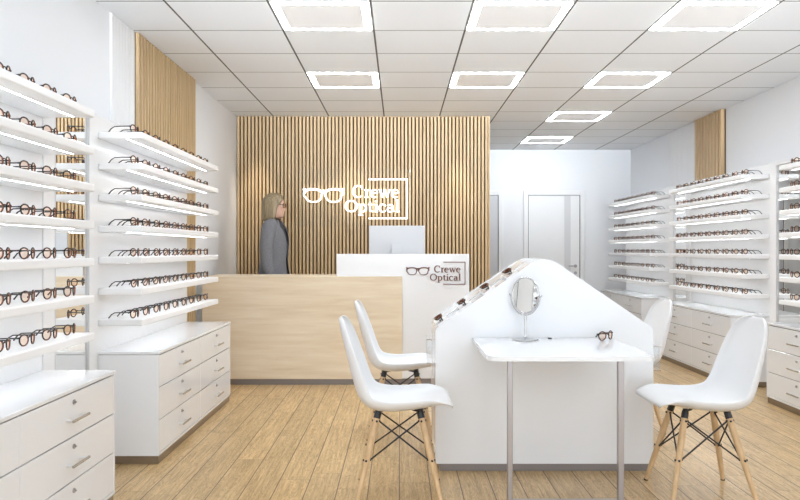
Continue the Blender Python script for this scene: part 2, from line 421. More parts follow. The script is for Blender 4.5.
def gap_mirror(s, y0, label):
    y1 = y0 + .64; xw = XL if s < 0 else XR; yc = y0 + .32; xf = XB[s]
    r = thing('wall_mirror', label, 'mirror', (xf, yc, 0), 0)
    f = bmesh.new()
    a, b = y0 + .001, y1 - .001; m0, m1 = yc - .20, yc + .20
    bx(f, s, xf - s * .004, xw - s * .035, a, m0, .002, ZT); bx(f, s, xf - s * .004, xw - s * .035, m1, b, .002, ZT)
    bx(f, s, xf - s * .004, xw - s * .035, m0, m1, ZT - .03, ZT); bx(f, s, xf - s * .004, xw - s * .035, m0, m1, .002, .05)
    bx(f, s, xf + s * .02, xw - s * .035, m0, m1, .05, ZT - .03)
    bmesh.ops.translate(f, verts=f.verts[:], vec=(-xf, -yc, 0)); obj('frame', f, M['board'], r)
    g = bx(bmesh.new(), s, xf + s * .0195, xf + s * .006, m0, m1, .05, ZT - .03)
    bmesh.ops.translate(g, verts=g.verts[:], vec=(-xf, -yc, 0)); obj('mirror_glass', g, M['mirror'], r)
    t = bmesh.new()
    for q in (m0, m1): bx(t, s, xf - s * .006, xf + s * .004, q - .004, q + .004, .01, ZT - .02)
    bmesh.ops.translate(t, verts=t.verts[:], vec=(-xf, -yc, 0)); obj('edge_strip', t, M['doorband'], r)

LU = [(-1, 1.77, 'near left'), (-1, 4.17, 'rear left')]
RU = [(1, 4.11, 'near right'), (1, 6.51, 'middle right'), (1, 8.91, 'far right')]
UL = {'near left': 'white seven-shelf eyewear display at the left edge of the room, nearest the viewer',
      'rear left': 'white seven-shelf eyewear display on the left wall in front of oak slats',
      'near right': 'white seven-shelf eyewear display cut off by the right picture edge',
      'middle right': 'white seven-shelf eyewear display on the right wall below narrow oak slats',
      'far right': 'white seven-shelf eyewear display on the right wall nearest the back doors'}
CLb = {'near left': 'low glossy white drawer cabinet in the lower left corner',
       'rear left': 'low glossy white drawer cabinet on the left, ending at the oak desk',
       'near right': 'low white drawer cabinet cut off by the right picture edge',
       'middle right': 'low white drawer cabinet on the right behind the right-hand chairs',
       'far right': 'low white drawer cabinet on the right nearest the back doors, partly behind gabled stand'}
for s, y0, n in LU + RU:
    display_unit(s, y0, UL[n]); cabinet(s, y0, CLb[n])
gap_mirror(-1, 3.53, 'tall wall mirror between the two left eyewear displays')
gap_mirror(1, 5.87, 'tall wall mirror between the near and middle right eyewear displays')
gap_mirror(1, 8.27, 'tall narrow wall mirror between the middle and far right eyewear displays')

# ------------------------------------------------------------------ glasses
def lens_pts(cy, wrap, n=22, rx=.0238, rz=.0222):
    P = []
    for i in range(n):
        t = 2 * PI * i / n; y = rx * math.cos(t); z = rz * math.sin(t)
        if z > 0: z *= .9; y *= 1 + .06 * abs(math.sin(t))
        z += .0255
        x = -abs(y) * 0 - (y * math.tan(wrap)) * (1 if cy > 0 else -1)
        P.append(Vector((x, cy + y, z)))
    return P
def make_glasses(name, folded=False, lens='lens'):
    r = thing(name, '', 'glasses')
    fr = bmesh.new(); wrap = math.radians(13)
    for c in (-.036, .036):
        sg = 1 if c > 0 else -1
        nr = Vector((1, sg * math.tan(wrap), 0)).normalized()
        closed_tube(fr, lens_pts(c, wrap), .0031, .0031, 8, nr, 0)
        closed_tube(fr, [p * 1 + (Vector((0, c, .0255)) - Vector((0, p.y, p.z))) * .085 for p in lens_pts(c, wrap)], .0015, .0022, 6, nr, 1)
        xo = -.0238 * math.tan(wrap)
        box(fr, xo - .006, xo + .002, min(c + sg * .022, c + sg * .029), max(c + sg * .022, c + sg * .029), .031, .038)
    tube(fr, [(.003, -.0135, .031), (.006, -.006, .035), (.006, .006, .035), (.003, .0135, .031)], .0026, 8)
    fo = obj('front_frame', fr, [M['tort'], M['amber']], r, smooth=True)
    for c in (-.036, .036):
        l = bmesh.new(); l.faces.new([l.verts.new(p) for p in lens_pts(c, wrap)])
        obj('lens', l, M[lens], r)
    for sg in (-1, 1):
        t = bmesh.new(); y = sg * .063
        if folded:
            pts = [(-.006, y, .0345), (-.016, y * .97, .0345), (-.018 - .004 * (sg + 1), y * .5, .034), (-.018 - .004 * (sg + 1), -y * .5, .030), (-.018 - .004 * (sg + 1), -y * .85, .020)]
        else:
            pts = [(-.005, y, .0345), (-.05, y, .0345), (-.092, y * .98, .033), (-.110, y * .97, .022), (-.126, y * .95, .003)]
        tube(t, pts, [.0034, .0028, .0028, .0030, .0034], 6)
        obj('temple', t, M['temple'], r, smooth=True)
    return r
ORD = ['first', 'second', 'third', 'fourth', 'fifth', 'sixth', 'seventh', 'eighth', 'ninth']
ROW = ['top shelf', 'second shelf down', 'third shelf down', 'middle shelf', 'fifth shelf down', 'sixth shelf down', 'bottom shelf']
proto = make_glasses('eyeglasses'); used = False
for s, y0, n in LU + RU:
    idx = range(9)
    if n == 'near left': idx = range(3, 9)
    if n == 'near right': idx = range(5, 9)
    for k, z in enumerate(ZS):
        for i in idx:
            y = y0 + .10 + .195 * i + random.uniform(-.004, .004); x = XF[s] + s * .068
            far = n in ('near left', 'near right')
            o_ = ORD[8 - i] if far else ORD[i]
            lab = 'dark round eyeglasses, %s from %s end, %s, %s display' % (o_, 'far' if far else 'near', ROW[k], n)
            grp = 'eyeglasses on the %s display' % n
            rz = (0 if s < 0 else PI) + random.uniform(-.05, .05)
            if not used:
                used = True; proto.location = (x, y, z + .0003); proto.rotation_euler = (0, 0, rz); tag(proto, lab, None, grp)
            else: copy_thing(proto, (x, y, z + .0003), rz, lab, grp)

# ------------------------------------------------------------------ lettering (serif strokes, own shapes)
def stroke(bm, pts, w, d, closed=False):
    # ribbon in XZ of varying width, thickness d along Y
    P = [Vector((p[0], p[1])) for p in pts]; n = len(P)
    if isinstance(w, (int, float)): w = [w] * n
    Lf, Rt = [], []
    for i in range(n):
        a = P[i - 1] if (i or closed) else P[i]; b = P[(i + 1) % n] if (i < n - 1 or closed) else P[i]
        t = (b - a).normalized(); q = Vector((-t.y, t.x)) * w[i] / 2
        Lf.append(P[i] + q); Rt.append(P[i] - q)
    V = [[bm.verts.new((p.x, y, p.y)) for p in S] for S in (Lf, Rt) for y in (0, d)]
    m = n if closed else n - 1
    for i in range(m):
        j = (i + 1) % n
        bm.faces.new((V[0][i], V[0][j], V[2][j], V[2][i])); bm.faces.new((V[1][i], V[3][i], V[3][j], V[1][j]))
        bm.faces.new((V[0][i], V[1][i], V[1][j], V[0][j])); bm.faces.new((V[2][i], V[2][j], V[3][j], V[3][i]))
    if not closed:
        bm.faces.new((V[0][0], V[2][0], V[3][0], V[1][0])); bm.faces.new((V[0][-1], V[1][-1], V[3][-1], V[2][-1]))
def arc(cx, cz, rx, rz, a0, a1, n=14):
    return [(cx + rx * math.cos(math.radians(a0 + (a1 - a0) * i / n)), cz + rz * math.sin(math.radians(a0 + (a1 - a0) * i / n))) for i in range(n + 1)]
TH, TN = .175, .088   # thick and thin strokes, x-height = 1 unit scale: x-height .68, cap 1
def glyph(ch):
    S = []
    if ch == 'C':
        p = arc(.47, .5, .40, .48, 50, 318, 20); S.append((p, [TN + (TH - TN) * max(0, -math.cos(math.radians(50 + 268 * i / 20))) ** .7 if math.cos(math.radians(50 + 268 * i / 20)) < 0 else TN for i in range(21)], False))
        S.append(([(.76, .68), (.76, .97)], TN * 1.1, False)); w = .92
    elif ch == 'O':
        p = arc(.50, .5, .41, .47, 0, 360, 28)[:-1]; S.append((p, [TN + (TH - TN) * abs(math.cos(2 * PI * i / 28)) for i in range(28)], True)); w = 1.0
    elif ch == 'r':
        S += [([(.2, 0), (.2, .66)], TH * .95, False), ([(.03, .03), (.38, .03)], .06, False), ([(.03, .645), (.2, .645)], .06, False),
              ([(.2, .45), (.30, .60), (.44, .64), (.50, .60)], [TN, TN, .10, .16], False)]; w = .53
    elif ch == 'e':
        p = arc(.33, .33, .26, .32, 8, 310, 18); S.append((p, [TN + (TH - TN) * max(0, -math.cos(math.radians(8 + 302 * i / 18))) for i in range(19)], False))
        S.append(([(.10, .37), (.585, .37)], TN, False)); w = .66
    elif ch == 'w':
        S += [([(.13, .64), (.33, .02)], TH * .85, False), ([(.33, .02), (.50, .62)], TN, False), ([(.50, .64), (.70, .02)], TH * .85, False), ([(.70, .02), (.90, .64)], TN, False),
              ([(.0, .645), (.28, .645)], .055, False), ([(.40, .645), (.62, .645)], .055, False), ([(.78, .645), (1.02, .645)], .055, False)]; w = 1.02
    elif ch == 'p':
        S += [([(.18, -.29), (.18, .66)], TH * .95, False), ([(.02, .645), (.18, .645)], .06, False), ([(.02, -.28), (.38, -.28)], .06, False)]
        p = arc(.36, .33, .25, .31, -150, 150, 16); S.append((p, [TN + (TH - TN) * max(0, math.cos(math.radians(-150 + 300 * i / 16))) for i in range(17)], False)); w = .72
    elif ch == 't':
        S += [([(.20, .84), (.20, .12), (.28, .03), (.42, .06)], [TH * .8, TH * .95, .11, TN], False), ([(.03, .63), (.42, .63)], .065, False)]; w = .45
    elif ch == 'i':
        S += [([(.19, 0), (.19, .66)], TH * .95, False), ([(.03, .03), (.35, .03)], .06, False), ([(.04, .645), (.19, .645)], .06, False), ([(.185, .83), (.185, .98)], .15, False)]; w = .38
    elif ch == 'c':
        p = arc(.33, .33, .26, .32, 48, 315, 16); S.append((p, [TN + (TH - TN) * max(0, -math.cos(math.radians(48 + 267 * i / 16))) for i in range(17)], False))
        S.append(([(.49, .50), (.51, .60)], .12, False)); w = .60
    elif ch == 'a':
        S += [([(.12, .52), (.22, .63), (.38, .62), (.45, .48), (.45, .10), (.52, .03), (.60, .06)], [.11, TN, .10, TH, TH, .09, TN], False)]
        p = arc(.27, .19, .19, .18, 60, 330, 12); S.append((p, [TN + .06 * max(0, -math.cos(math.radians(60 + 270 * i / 12))) for i in range(13)], False)); w = .63
    elif ch == 'l':
        S += [([(.19, 0), (.19, 1.05)], TH * .95, False), ([(.03, .03), (.36, .03)], .06, False), ([(.04, 1.035), (.19, 1.035)], .06, False)]; w = .38
    return S, w
def word(txt, x0, x1, zb, cap, d):
    tot = sum(glyph(c)[1] for c in txt); k = (x1 - x0) / tot; res = []; x = x0
    for c in txt:
        S, w = glyph(c); bm = bmesh.new()
        for pts, wd, cl in S:
            wd2 = [a * cap for a in wd] if isinstance(wd, list) else wd * cap
            stroke(bm, [(x + p[0] * k, zb + p[1] * cap) for p in pts], wd2, d, cl)
        bmesh.ops.recalc_face_normals(bm, faces=bm.faces[:])
        res.append((c, bm)); x += w * k
    return res
def logo(root, sc, d, m, names=('letter', 'glasses_symbol', 'bracket')):
    # design units = pixels of the wall sign, origin at its centre (355.2, 199)
    g = bmesh.new(); X = lambda x: (x - 355.2) * sc; Z = lambda y: (199 - y) * sc
    for cx, sg in ((313.6, -1), (333.8, 1)):
        pts = []
        for i in range(24):
            t = 2 * PI * i / 24; c_, s_ = math.cos(t), math.sin(t)
            ex = .8; px = 8.2 * math.copysign(abs(c_) ** ex, c_); pz = 6.3 * math.copysign(abs(s_) ** ex, s_)
            if s_ > 0: px *= 1.08
            else: px *= .93
            if s_ > 0 and c_ * sg > 0: px += sg * .9
            pts.append((X(cx + px), Z(195.6 - pz)))
        stroke(g, pts, [1.4 * sc if math.sin(2 * PI * i / 24) < .1 else 2.2 * sc for i in range(24)], d, True)
        stroke(g, [(X(cx + sg * 8), Z(190.2)), (X(cx + sg * 10.6), Z(188.9))], [3.0 * sc, 1.8 * sc], d)
    stroke(g, [(X(321), Z(192.3)), (X(323.7), Z(190.6)), (X(326.4), Z(192.3))], 2.2 * sc, d)
    bmesh.ops.recalc_face_normals(g, faces=g.faces[:]); obj(names[1], g, m, root)
    for c, bm in word('Crewe', X(352.4), X(399.4), Z(197.6), 12.0 * sc, d) + word('Optical', X(344.6), X(400.0), Z(211.9), 11.6 * sc, d):
        obj(names[0], bm, m, root)
    b = bmesh.new(); w = .65
    for (a0, a1, b0, b1) in ((368.6, 407.6, 179.4 - w, 179.4 + w), (406.3, 407.6, 179.4, 218.4), (368.6, 407.6, 218.4 - w, 218.4 + w)):
        box(b, X(a0), X(a1), 0, d, Z(b1), Z(b0))
    obj(names[2], b, m, root)
PW = 774 / 8.33
sg = thing('wall_sign', 'glowing white Crewe Optical sign with spectacles symbol on the oak slat wall', 'sign', ((355.2 - 400) / PW, 8.322, CAM_H + (250 - 199) / PW))
logo(sg, 1 / PW, .012, M['signlight'])
pn = B(-.61, .615, .016, .021, -.30, .33); obj('acrylic_panel', pn, M['signpane'], sg)
po = bmesh.new()
for x in (-.58, .585):
    for z in (-.27, .30): disc(po, (x, .021, z), .006, .028, 10, 'Y')
obj('standoff', po, M['satin'], sg)

# ------------------------------------------------------------------ reception
r = thing('reception_desk', 'long pale oak fronted reception desk in front of the slat wall', 'desk', (-.84, 6.9, 0))
def rb(n, m, a, parent=None, bev=0):
    return obj(n, B(a[0] + .84, a[1] + .84, a[2] - 6.9, a[3] - 6.9, a[4], a[5], bev=bev), m, parent or r)
rb('front_panel', M['desk'], (-1.695, .02, 6.63, 6.655, .05, .930), bev=.002)
rb('plinth', M['plinthgrey'], (-1.685, .015, 6.64, 6.655, .001, .05))
rb('worktop', M['desk'], (-1.695, -.56, 6.655, 7.22, .900, .930), bev=.002)
rb('lit_wall_panel', M['board'], (XL + .001, -1.6955, 6.755, 6.80, .001, .930))  # added white panel, stands in for the lit wall beside the desk
rb('side_panel', M['desk'], (-1.695, -1.67, 6.657, 7.20, .001, .899))
r = thing('reception_counter', 'raised white reception counter with brown Crewe Optical logo', 'counter', (.03, 6.9, 0))
def rc(n, m, a, bev=0):
    return obj(n, B(a[0] - .03, a[1] - .03, a[2] - 6.9, a[3] - 6.9, a[4], a[5], bev=bev), m, r)
rc('front_panel', M['gloss'], (-.545, .596, 6.658, 6.69, .05, 1.122), bev=.002)
rc('plinth', M['plinthgrey'], (-.54, .59, 6.668, 6.70, .001, .049))
rc('worktop', M['gloss'], (-.545, .596, 6.692, 7.22, .80, .83), bev=.002)
rc('side_panel', M['gloss'], (.57, .596, 6.692, 7.22, .05, .799)); rc('side_panel', M['gloss'], (-.545, -.52, 6.692, 7.22, .001, .799))
PC = 774 / 6.65
lg = bpy.data.objects.new('logo', None); COL.objects.link(lg); lg.parent = r; lg.empty_display_size = .05
lg.location = ((406.3 + (355.2 - 303.3) * .567 - 400) / PC - .03, 6.65 - 6.9, CAM_H - (273.2 - 250) / PC)
logo(lg, .567 / PC, .007, M['copper'])
r = thing('computer_monitor', 'white computer monitor seen from behind on the white counter', 'monitor', (-.027, 6.98, .83))
mb = bmesh.new(); box(mb, -.251, .251, -.012, .012, .205, .545, .006, 2); o = obj('screen_housing', mb, M['monitor'], r)
obj('display', B(-.24, .24, .0125, .014, .225, .535), M['screen'], r)
st = bmesh.new(); prism(st, [(-.013, .376), (-.013, .345), (-.035, .012), (-.060, .012), (-.075, .30), (-.070, .376)], -.045, .045, axis='X')
obj('stand_neck', st, M['monitor'], r)
bs = bmesh.new(); box(bs, -.10, .10, -.11, .08, .001, .012, .003, 1); obj('stand_foot', bs, M['monitor'], r)

# ------------------------------------------------------------------ gabled display stand
HX0, HX1, HY0, HY1 = .185, 1.322, 4.04, 4.57
r = thing('gabled_display_stand', 'white gable-shaped freestanding display block behind the small table', 'display stand', (.7535, 4.3, 0))
c0 = Vector((.7535, 4.3, 0))
def ha(n, bm, m, p=None, **k):
    bmesh.ops.translate(bm, verts=bm.verts[:], vec=-c0); return obj(n, bm, m, p or r, **k)
ze = .748; zap = 1.134; xm = .7535
def rnd(p0, p1, p2, d, n=6):
    p0, p1, p2 = map(Vector, (p0, p1, p2)); a = p1 + (p0 - p1).normalized() * d; b = p1 + (p2 - p1).normalized() * d
    return [((1 - t) ** 2 * a + 2 * t * (1 - t) * p1 + t * t * b)[:] for t in [i / n for i in range(n + 1)]]
poly = [(HX0, .040), (HX1, .040)] + rnd((HX1, .04), (HX1, ze), (xm, zap), .025) + rnd((HX1, ze), (xm, zap), (HX0, ze), .09) + rnd((xm, zap), (HX0, ze), (HX0, .04), .025)
ha('body', prism(bmesh.new(), poly, HY0, HY1), M['gloss'], smooth=False)
ha('plinth', B(HX0 + .022, HX1 - .012, HY0 + .008, HY1 - .01, .001, .0395), M['plinthgrey'])
sl = Vector((xm - HX0, zap - ze)).normalized(); nl = Vector((-sl.y, sl.x))
def slope(t, h): p = Vector((HX0, ze)) + sl * t + nl * h; return (p.x, p.y)
for t in (.0,):
    for y in (HY0 + .165, HY1 - .012):
        rim = bmesh.new()
        prism(rim, [slope(.04, .0), slope(.60, .0), slope(.60, .006), slope(.04, .006)], y, y + .006)
        ha('divider_rail', rim, M['tray'])
TPOS = [.048, .195, .343, .487]
for t in TPOS:
    b = bmesh.new()
    prism(b, [slope(t - .035, .0005), slope(t + .035, .0005), slope(t + .035, .007), slope(t - .035, .007)], HY0 + .004, HY0 + .163)
    prism(b, [slope(t - .037, .0005), slope(t - .033, .0005), slope(t - .033, .020), slope(t - .037, .020)], HY0 + .004, HY0 + .163)
    ha('ledge', b, M['tray'])
for sgn, xx, z0, nm in ((-1, HX0, .562, 'left'), (1, HX1, .525, 'right')):
    b = bmesh.new(); z1 = z0 + .124; xo = xx + sgn * .042
    for (a0, a1, y0, y1) in ((xo, xo - sgn * .003, HY0 + .02, HY0 + .22), (xx + sgn * .0005, xo - sgn * .003, HY0 + .02, HY0 + .023), (xx + sgn * .0005, xo - sgn * .003, HY0 + .217, HY0 + .22)):
        box(b, min(a0, a1), max(a0, a1), y0, y1, z0, z1)
    h = ha('acrylic_holder', b, M['acrylic'])
    b = bmesh.new()
    for z in (z0, z1):
        tube(b, [(xx + sgn * .0005, HY0 + .017, z), (xo + sgn * .004, HY0 + .017, z)], .0028, 6)
    o = obj('mounting_pin', b, M['handle'], h); bmesh_off = None
    for v in o.data.vertices: v.co -= c0
fold = make_glasses('eyeglasses', True, 'darklens'); foldp = make_glasses('eyeglasses', True)
ang = math.atan2(sl.y, sl.x)
SL = ['lowest', 'second lowest', 'second highest', 'highest']
for i, t in enumerate(TPOS):
    lab = 'folded dark eyeglasses on the %s ledge of the gabled stand' % SL[i]
    g = fold if i == 0 else copy_thing(fold, (0, 0, 0), 0, lab, 'eyeglasses on the gabled stand')
    tag(g, lab, None, 'eyeglasses on the gabled stand')
    p = slope(t - .028, .0105)
    # lens plane parallel to the slope: local +X -> slope normal, local Z -> up the slope
    m3 = Matrix(((nl.x, 0, sl.x), (0, 1, 0), (nl.y, 0, sl.y)))
    g.rotation_euler = m3.to_euler(); g.location = (p[0] + nl.x * .022, HY0 + .085, p[1] + nl.y * .022)

# ------------------------------------------------------------------ fitting table
TX0, TX1, TY0, TY1, TZ = .377, 1.104, 3.32, 4.036, .698
r = thing('fitting_table', 'small white table on a slim metal frame against the gabled stand', 'table', (.75, 3.68, 0))
c0 = Vector((.75, 3.68, 0))
def ta(n, bm, m, p=None, **k):
    bmesh.ops.translate(bm, verts=bm.verts[:], vec=-c0); return obj(n, bm, m, p or r, **k)
R_ = .06
poly = rnd((TX0, TY1), (TX0, TY0), (TX1, TY0), R_, 8) + rnd((TX0, TY0), (TX1, TY0), (TX1, TY1), R_, 8) + [(TX1, TY1), (TX0, TY1)]
ta('tabletop', prism(bmesh.new(), poly, TZ - .020, TZ, axis='Z'), M['gloss'])
lg_ = bmesh.new(); y0, y1 = 3.50, 3.53
def bar(*a): 
    q = bmesh.new(); box(q, *a, bev=.002); return q
ta('leg', bar(.487, .510, y0, y1, .024, .654), M['satin']); ta('leg', bar(.988, .1014 * 10, y0, y1, .024, .654), M['satin'])
ta('crossbar', bar(.487, 1.014, y0, y1, .6545, .677), M['satin']); ta('foot_bar', bar(.487, 1.014, y0, y1, .001, .0235), M['satin'])

# table mirror
r = thing('table_mirror', 'round chrome swivel mirror standing on the white table', 'mirror', (.635, 3.925, TZ + .0005))
b = bmesh.new(); loft(b, [[(rr * math.cos(2 * PI * k / 40), rr * math.sin(2 * PI * k / 40), z) for k in range(40)] for rr, z in ((.066, 0), (.068, .003), (.064, .008), (.02, .012), (.010, .018))])
obj('base', b, M['chrome'], r, smooth=True, auto=True)
b = tube(bmesh.new(), [(0, 0, .012), (0, 0, .125)], .0055, 12); tube(b, [(0, 0, .10), (0, 0, .13)], .008, 12); obj('stem', b, M['chrome'], r, smooth=True, auto=True)
th = math.radians(52); nm = Vector((math.sin(th), -math.cos(th), .05)).normalized(); nm = Vector((-math.sin(th) * 1, -math.cos(th), .06)).normalized()
uu = Vector((0, 0, 1)).cross(nm).normalized(); vv = nm.cross(uu); cc = Vector((0, 0, .228)); RM = .090
ring = [cc + RM * (math.cos(2 * PI * k / 40) * uu + math.sin(2 * PI * k / 40) * vv) for k in range(40)]
b = closed_tube(bmesh.new(), ring, .0045, .006, 8, nm); obj('mirror_ring', b, M['chrome'], r, smooth=True)
b = bmesh.new(); b.faces.new([b.verts.new(p + (cc - p) * .02 + nm * .003) for p in ring]); b.faces.new([b.verts.new(p + (cc - p) * .02 - nm * .003) for p in ring][::-1])
obj('mirror_glass', b, M['mirror'], r)
b = bmesh.new(); yk = [cc + (RM + .010) * (math.cos(t) * uu + math.sin(t) * vv) for t in [PI + PI * k / 16 for k in range(17)]]
tube(b, yk, .003, 8)
for s_ in (-1, 1): tube(b, [cc + s_ * uu * (RM - .002), cc + s_ * uu * (RM + .018)], .0055, 8)
obj('yoke', b, M['chrome'], r, smooth=True)
foldp.location = (1.045, 3.92, TZ + .0005); foldp.rotation_euler = (0, 0, math.radians(-48)); tag(foldp, 'dark eyeglasses lying on the right rear of the white table')
b = bmesh.new(); box(b, -.010, .010, -.005, .005, 0, .006, .0015, 1)
o = obj('dark_block', b, M['black'], None); o.location = (.772, 3.99, TZ + .0005)
o.name = 'small_item'; tag(o, 'tiny dark clip lying on the table right of the mirror base', 'item')  # unidentified dark thing, modelled as a plain block

# ------------------------------------------------------------------ chairs (facing local +X)
def make_chair(name):
    r = thing(name, '', 'chair')
    prof = [(.236, .434, .170), (.241, .443, .187), (.233, .450, .198), (.208, .452, .208), (.16, .441, .216), (.08, .424, .225), (0, .414, .228), (-.07, .412, .23), (-.13, .422, .232), (-.172, .448, .232),
            (-.197, .49, .228), (-.213, .54, .222), (-.230, .61, .214), (-.248, .68, .203), (-.266, .75, .185), (-.279, .80, .150), (-.286, .828, .095), (-.288, .834, .05)]
    nv = 17; bm = bmesh.new(); G = []
    for i, (x, z, hw) in enumerate(prof):
        a = prof[max(i - 1, 0)]; b = prof[min(i + 1, len(prof) - 1)]
        t = Vector((b[0] - a[0], 0, b[1] - a[1])).normalized(); n = Vector((t.z, 0, -t.x))   # towards sitter
        if n.z < 0 and i < 9: n = -n
        if i >= 9 and n.x < 0: n = -n
        s_ = i / (len(prof) - 1)
        lift = .012 + .052 * math.sin(min(1, s_ * 1.9) * PI / 2) if s_ < .55 else .064 - .05 * ((s_ - .55) / .45) ** 1.5
        if i < 4: lift = [.0, .0, .004, .012][i]
        row = []
        for k in range(nv):
            v = -1 + 2 * k / (nv - 1); y = hw * math.sin(v * PI / 2 * .98)
            row.append(bm.verts.new(Vector((x, y, z)) + n * lift * abs(v) ** 3.2))
        G.append(row)
    for a, b in zip(G, G[1:]):
        for k in range(nv - 1): bm.faces.new((a[k], a[k + 1], b[k + 1], b[k]))
    bmesh.ops.recalc_face_normals(bm, faces=bm.faces[:])
    sh = obj('seat_shell', bm, M['plastic'], r, smooth=True)
    m = sh.modifiers.new('s', 'SOLIDIFY'); m.thickness = .008; m.offset = 0
    m = sh.modifiers.new('b', 'SUBSURF'); m.levels = 1; m.render_levels = 1
    top, bot = (.098, .088, .398), (.194, .190, 0)
    def at(sx, sy, z):
        f = (top[2] - z) / top[2]; return Vector((sx * (top[0] + (bot[0] - top[0]) * f) - .004, sy * (top[1] + (bot[1] - top[1]) * f), z))
    for sx in (-1, 1):
        for sy in (-1, 1):
            b = tube(bmesh.new(), [at(sx, sy, 0.004), at(sx, sy, .10), at(sx, sy, .25), at(sx, sy, .39)], [.0105, .0125, .0155, .0150], 14)
            lgo = obj('leg', b, M['legwood'], r, smooth=True, auto=True)
            f = tube(bmesh.new(), [at(sx, sy, 0.001), at(sx, sy, .008)], .0112, 12); obj('foot_glide', f, M['black'], lgo)
            b = bmesh.new(); p = at(sx, sy, .398); q = at(sx, sy, .372)
            tube(b, [p + Vector((0, 0, .018)), p, q], [.010, .0165, .0165], 10)
            tube(b, [p + Vector((-sx * .004, 0, .006)), Vector((sx * .05, sy * .05, .407))], .006, 6)
            obj('bracket', b, M['black'], r)
    def knobs(b, p, d): tube(b, [p - d * .019, p + d * .019], .0052, 8)
    for (A, Bq) in (((1, -1), (-1, -1)), ((1, 1), (-1, 1)), ((1, -1), (1, 1)), ((-1, -1), (-1, 1))):
        b = bmesh.new()
        for P_, Q_ in ((A, Bq), (Bq, A)):
            u = at(*P_, .362); l = at(*Q_, .190); d = (Vector((l.x, l.y, 0)) - Vector((u.x, u.y, 0))).normalized()
            off = Vector((0, 0, 0))
            tube(b, [u + d * .012, l - d * .014], .0041, 6); knobs(b, u, d); knobs(b, l, d)
        obj('wire_brace', b, M['black'], r)
    return r
CG = 'white shell chairs around the gabled stand'
ch = make_chair('shell_chair'); ch.location = (0.0, 3.70, 0)
tag(ch, 'white shell chair with wooden legs, nearer of the two left of the stand', None, CG)
copy_thing(ch, (.005, 4.87, 0), math.radians(0), 'white shell chair with wooden legs, farther of the two left of the stand', CG)
copy_thing(ch, (1.425, 3.70, 0), math.radians(180), 'white shell chair with wooden legs, nearer of the two right of the stand', CG)
copy_thing(ch, (1.455, 5.03, 0), math.radians(180), 'white shell chair mostly hidden behind the right side of the gabled stand', CG)

# ------------------------------------------------------------------ woman behind the desk (local: faces +X)
def skinned(name, joints, edges, m, parent, levels=2):
    me = bpy.data.meshes.new(name); me.from_pydata([j[0] for j in joints], edges, [])
    o = bpy.data.objects.new(name, me); COL.objects.link(o)
    o.modifiers.new('skin', 'SKIN')
    for i, j in enumerate(joints):
        sv = me.skin_vertices[0].data[i]; rr = j[1]; sv.radius = rr if isinstance(rr, tuple) else (rr, rr)
        sv.use_root = (i == 0)
    s_ = o.modifiers.new('sub', 'SUBSURF'); s_.levels = levels; s_.render_levels = levels
    dg = bpy.context.evaluated_depsgraph_get(); dg.update()
    nm_ = bpy.data.meshes.new_from_object(o.evaluated_get(dg)); bpy.data.objects.remove(o)
    return nm_
w = thing('person', 'person with blonde bob and grey blazer standing behind the desk facing right', 'person', (-1.215, 7.50, 0), math.radians(-6))
J = [((0, 0, .93), (.115, .15)), ((0, 0, 1.06), (.09, .115)), ((.005, 0, 1.22), (.10, .135)), ((0, 0, 1.35), (.085, .15)), ((-.005, 0, 1.42), (.05, .06)), ((.01, 0, 1.48), (.048, .048)), ((.02, 0, 1.54), (.05, .05))]
E = [(i, i + 1) for i in range(6)]
for sy in (-1, 1):
    n0 = len(J)
    J += [((-.005, sy * .15, 1.375), .055), ((-.025, sy * .20, 1.12), .042), ((.025, sy * .205, .90), .028), ((.04, sy * .205, .845), (.018, .034)), ((.05, sy * .20, .80), (.014, .032))]
    E += [(3, n0), (n0, n0 + 1), (n0 + 1, n0 + 2), (n0 + 2, n0 + 3), (n0 + 3, n0 + 4)]
    for q in range(4):
        n1 = len(J); dx = -.026 + .0175 * q
        J += [((.05 + dx, sy * .20, .775), .009), ((.062 + dx, sy * .192, .735 + abs(q - 1.6) * .006), .0085)]
        E += [(n0 + 4, n1), (n1, n1 + 1)]
    n1 = len(J); J += [((.075, sy * .185, .815), .010), ((.092, sy * .178, .785), .0085)]; E += [(n0 + 3, n1), (n1, n1 + 1)]
    n2 = len(J)
    J += [((0, sy * .085, .86), .09), ((.005, sy * .09, .50), .058), ((-.02, sy * .09, .10), .036), ((.03, sy * .09, .045), (.035, .03)), ((.13, sy * .095, .03), (.04, .02))]
    E += [(0, n2), (n2, n2 + 1), (n2 + 1, n2 + 2), (n2 + 2, n2 + 3), (n2 + 3, n2 + 4)]
body_me = skinned('body', J, E, M['skin'], w)
hb = bmesh.new(); hb.from_mesh(body_me)
def ell(cx, cy, z, rf, rb_, ry, n=28, p=1.0):
    L_ = []
    for k in range(n):
        t = 2 * PI * k / n; c_, s_ = math.cos(t), math.sin(t)
        L_.append(Vector((cx + (rf if c_ > 0 else rb_) * c_, cy + ry * s_, z)))
    return L_
HZ = 1.475
def face_ring(z, front, back, ry): return ell(.005, 0, HZ + z, front, back, ry)
loft(hb, [face_ring(*q) for q in ((-.012, .062, .03, .032), (0, .083, .055, .045), (.018, .091, .07, .055), (.034, .088, .08, .060), (.050, .092, .088, .064), (.068, .090, .092, .067), (.092, .088, .096, .070),
                                  (.115, .092, .098, .072), (.145, .090, .098, .072), (.17, .080, .092, .067), (.192, .062, .076, .054), (.208, .035, .05, .034), (.214, .012, .02, .012))])
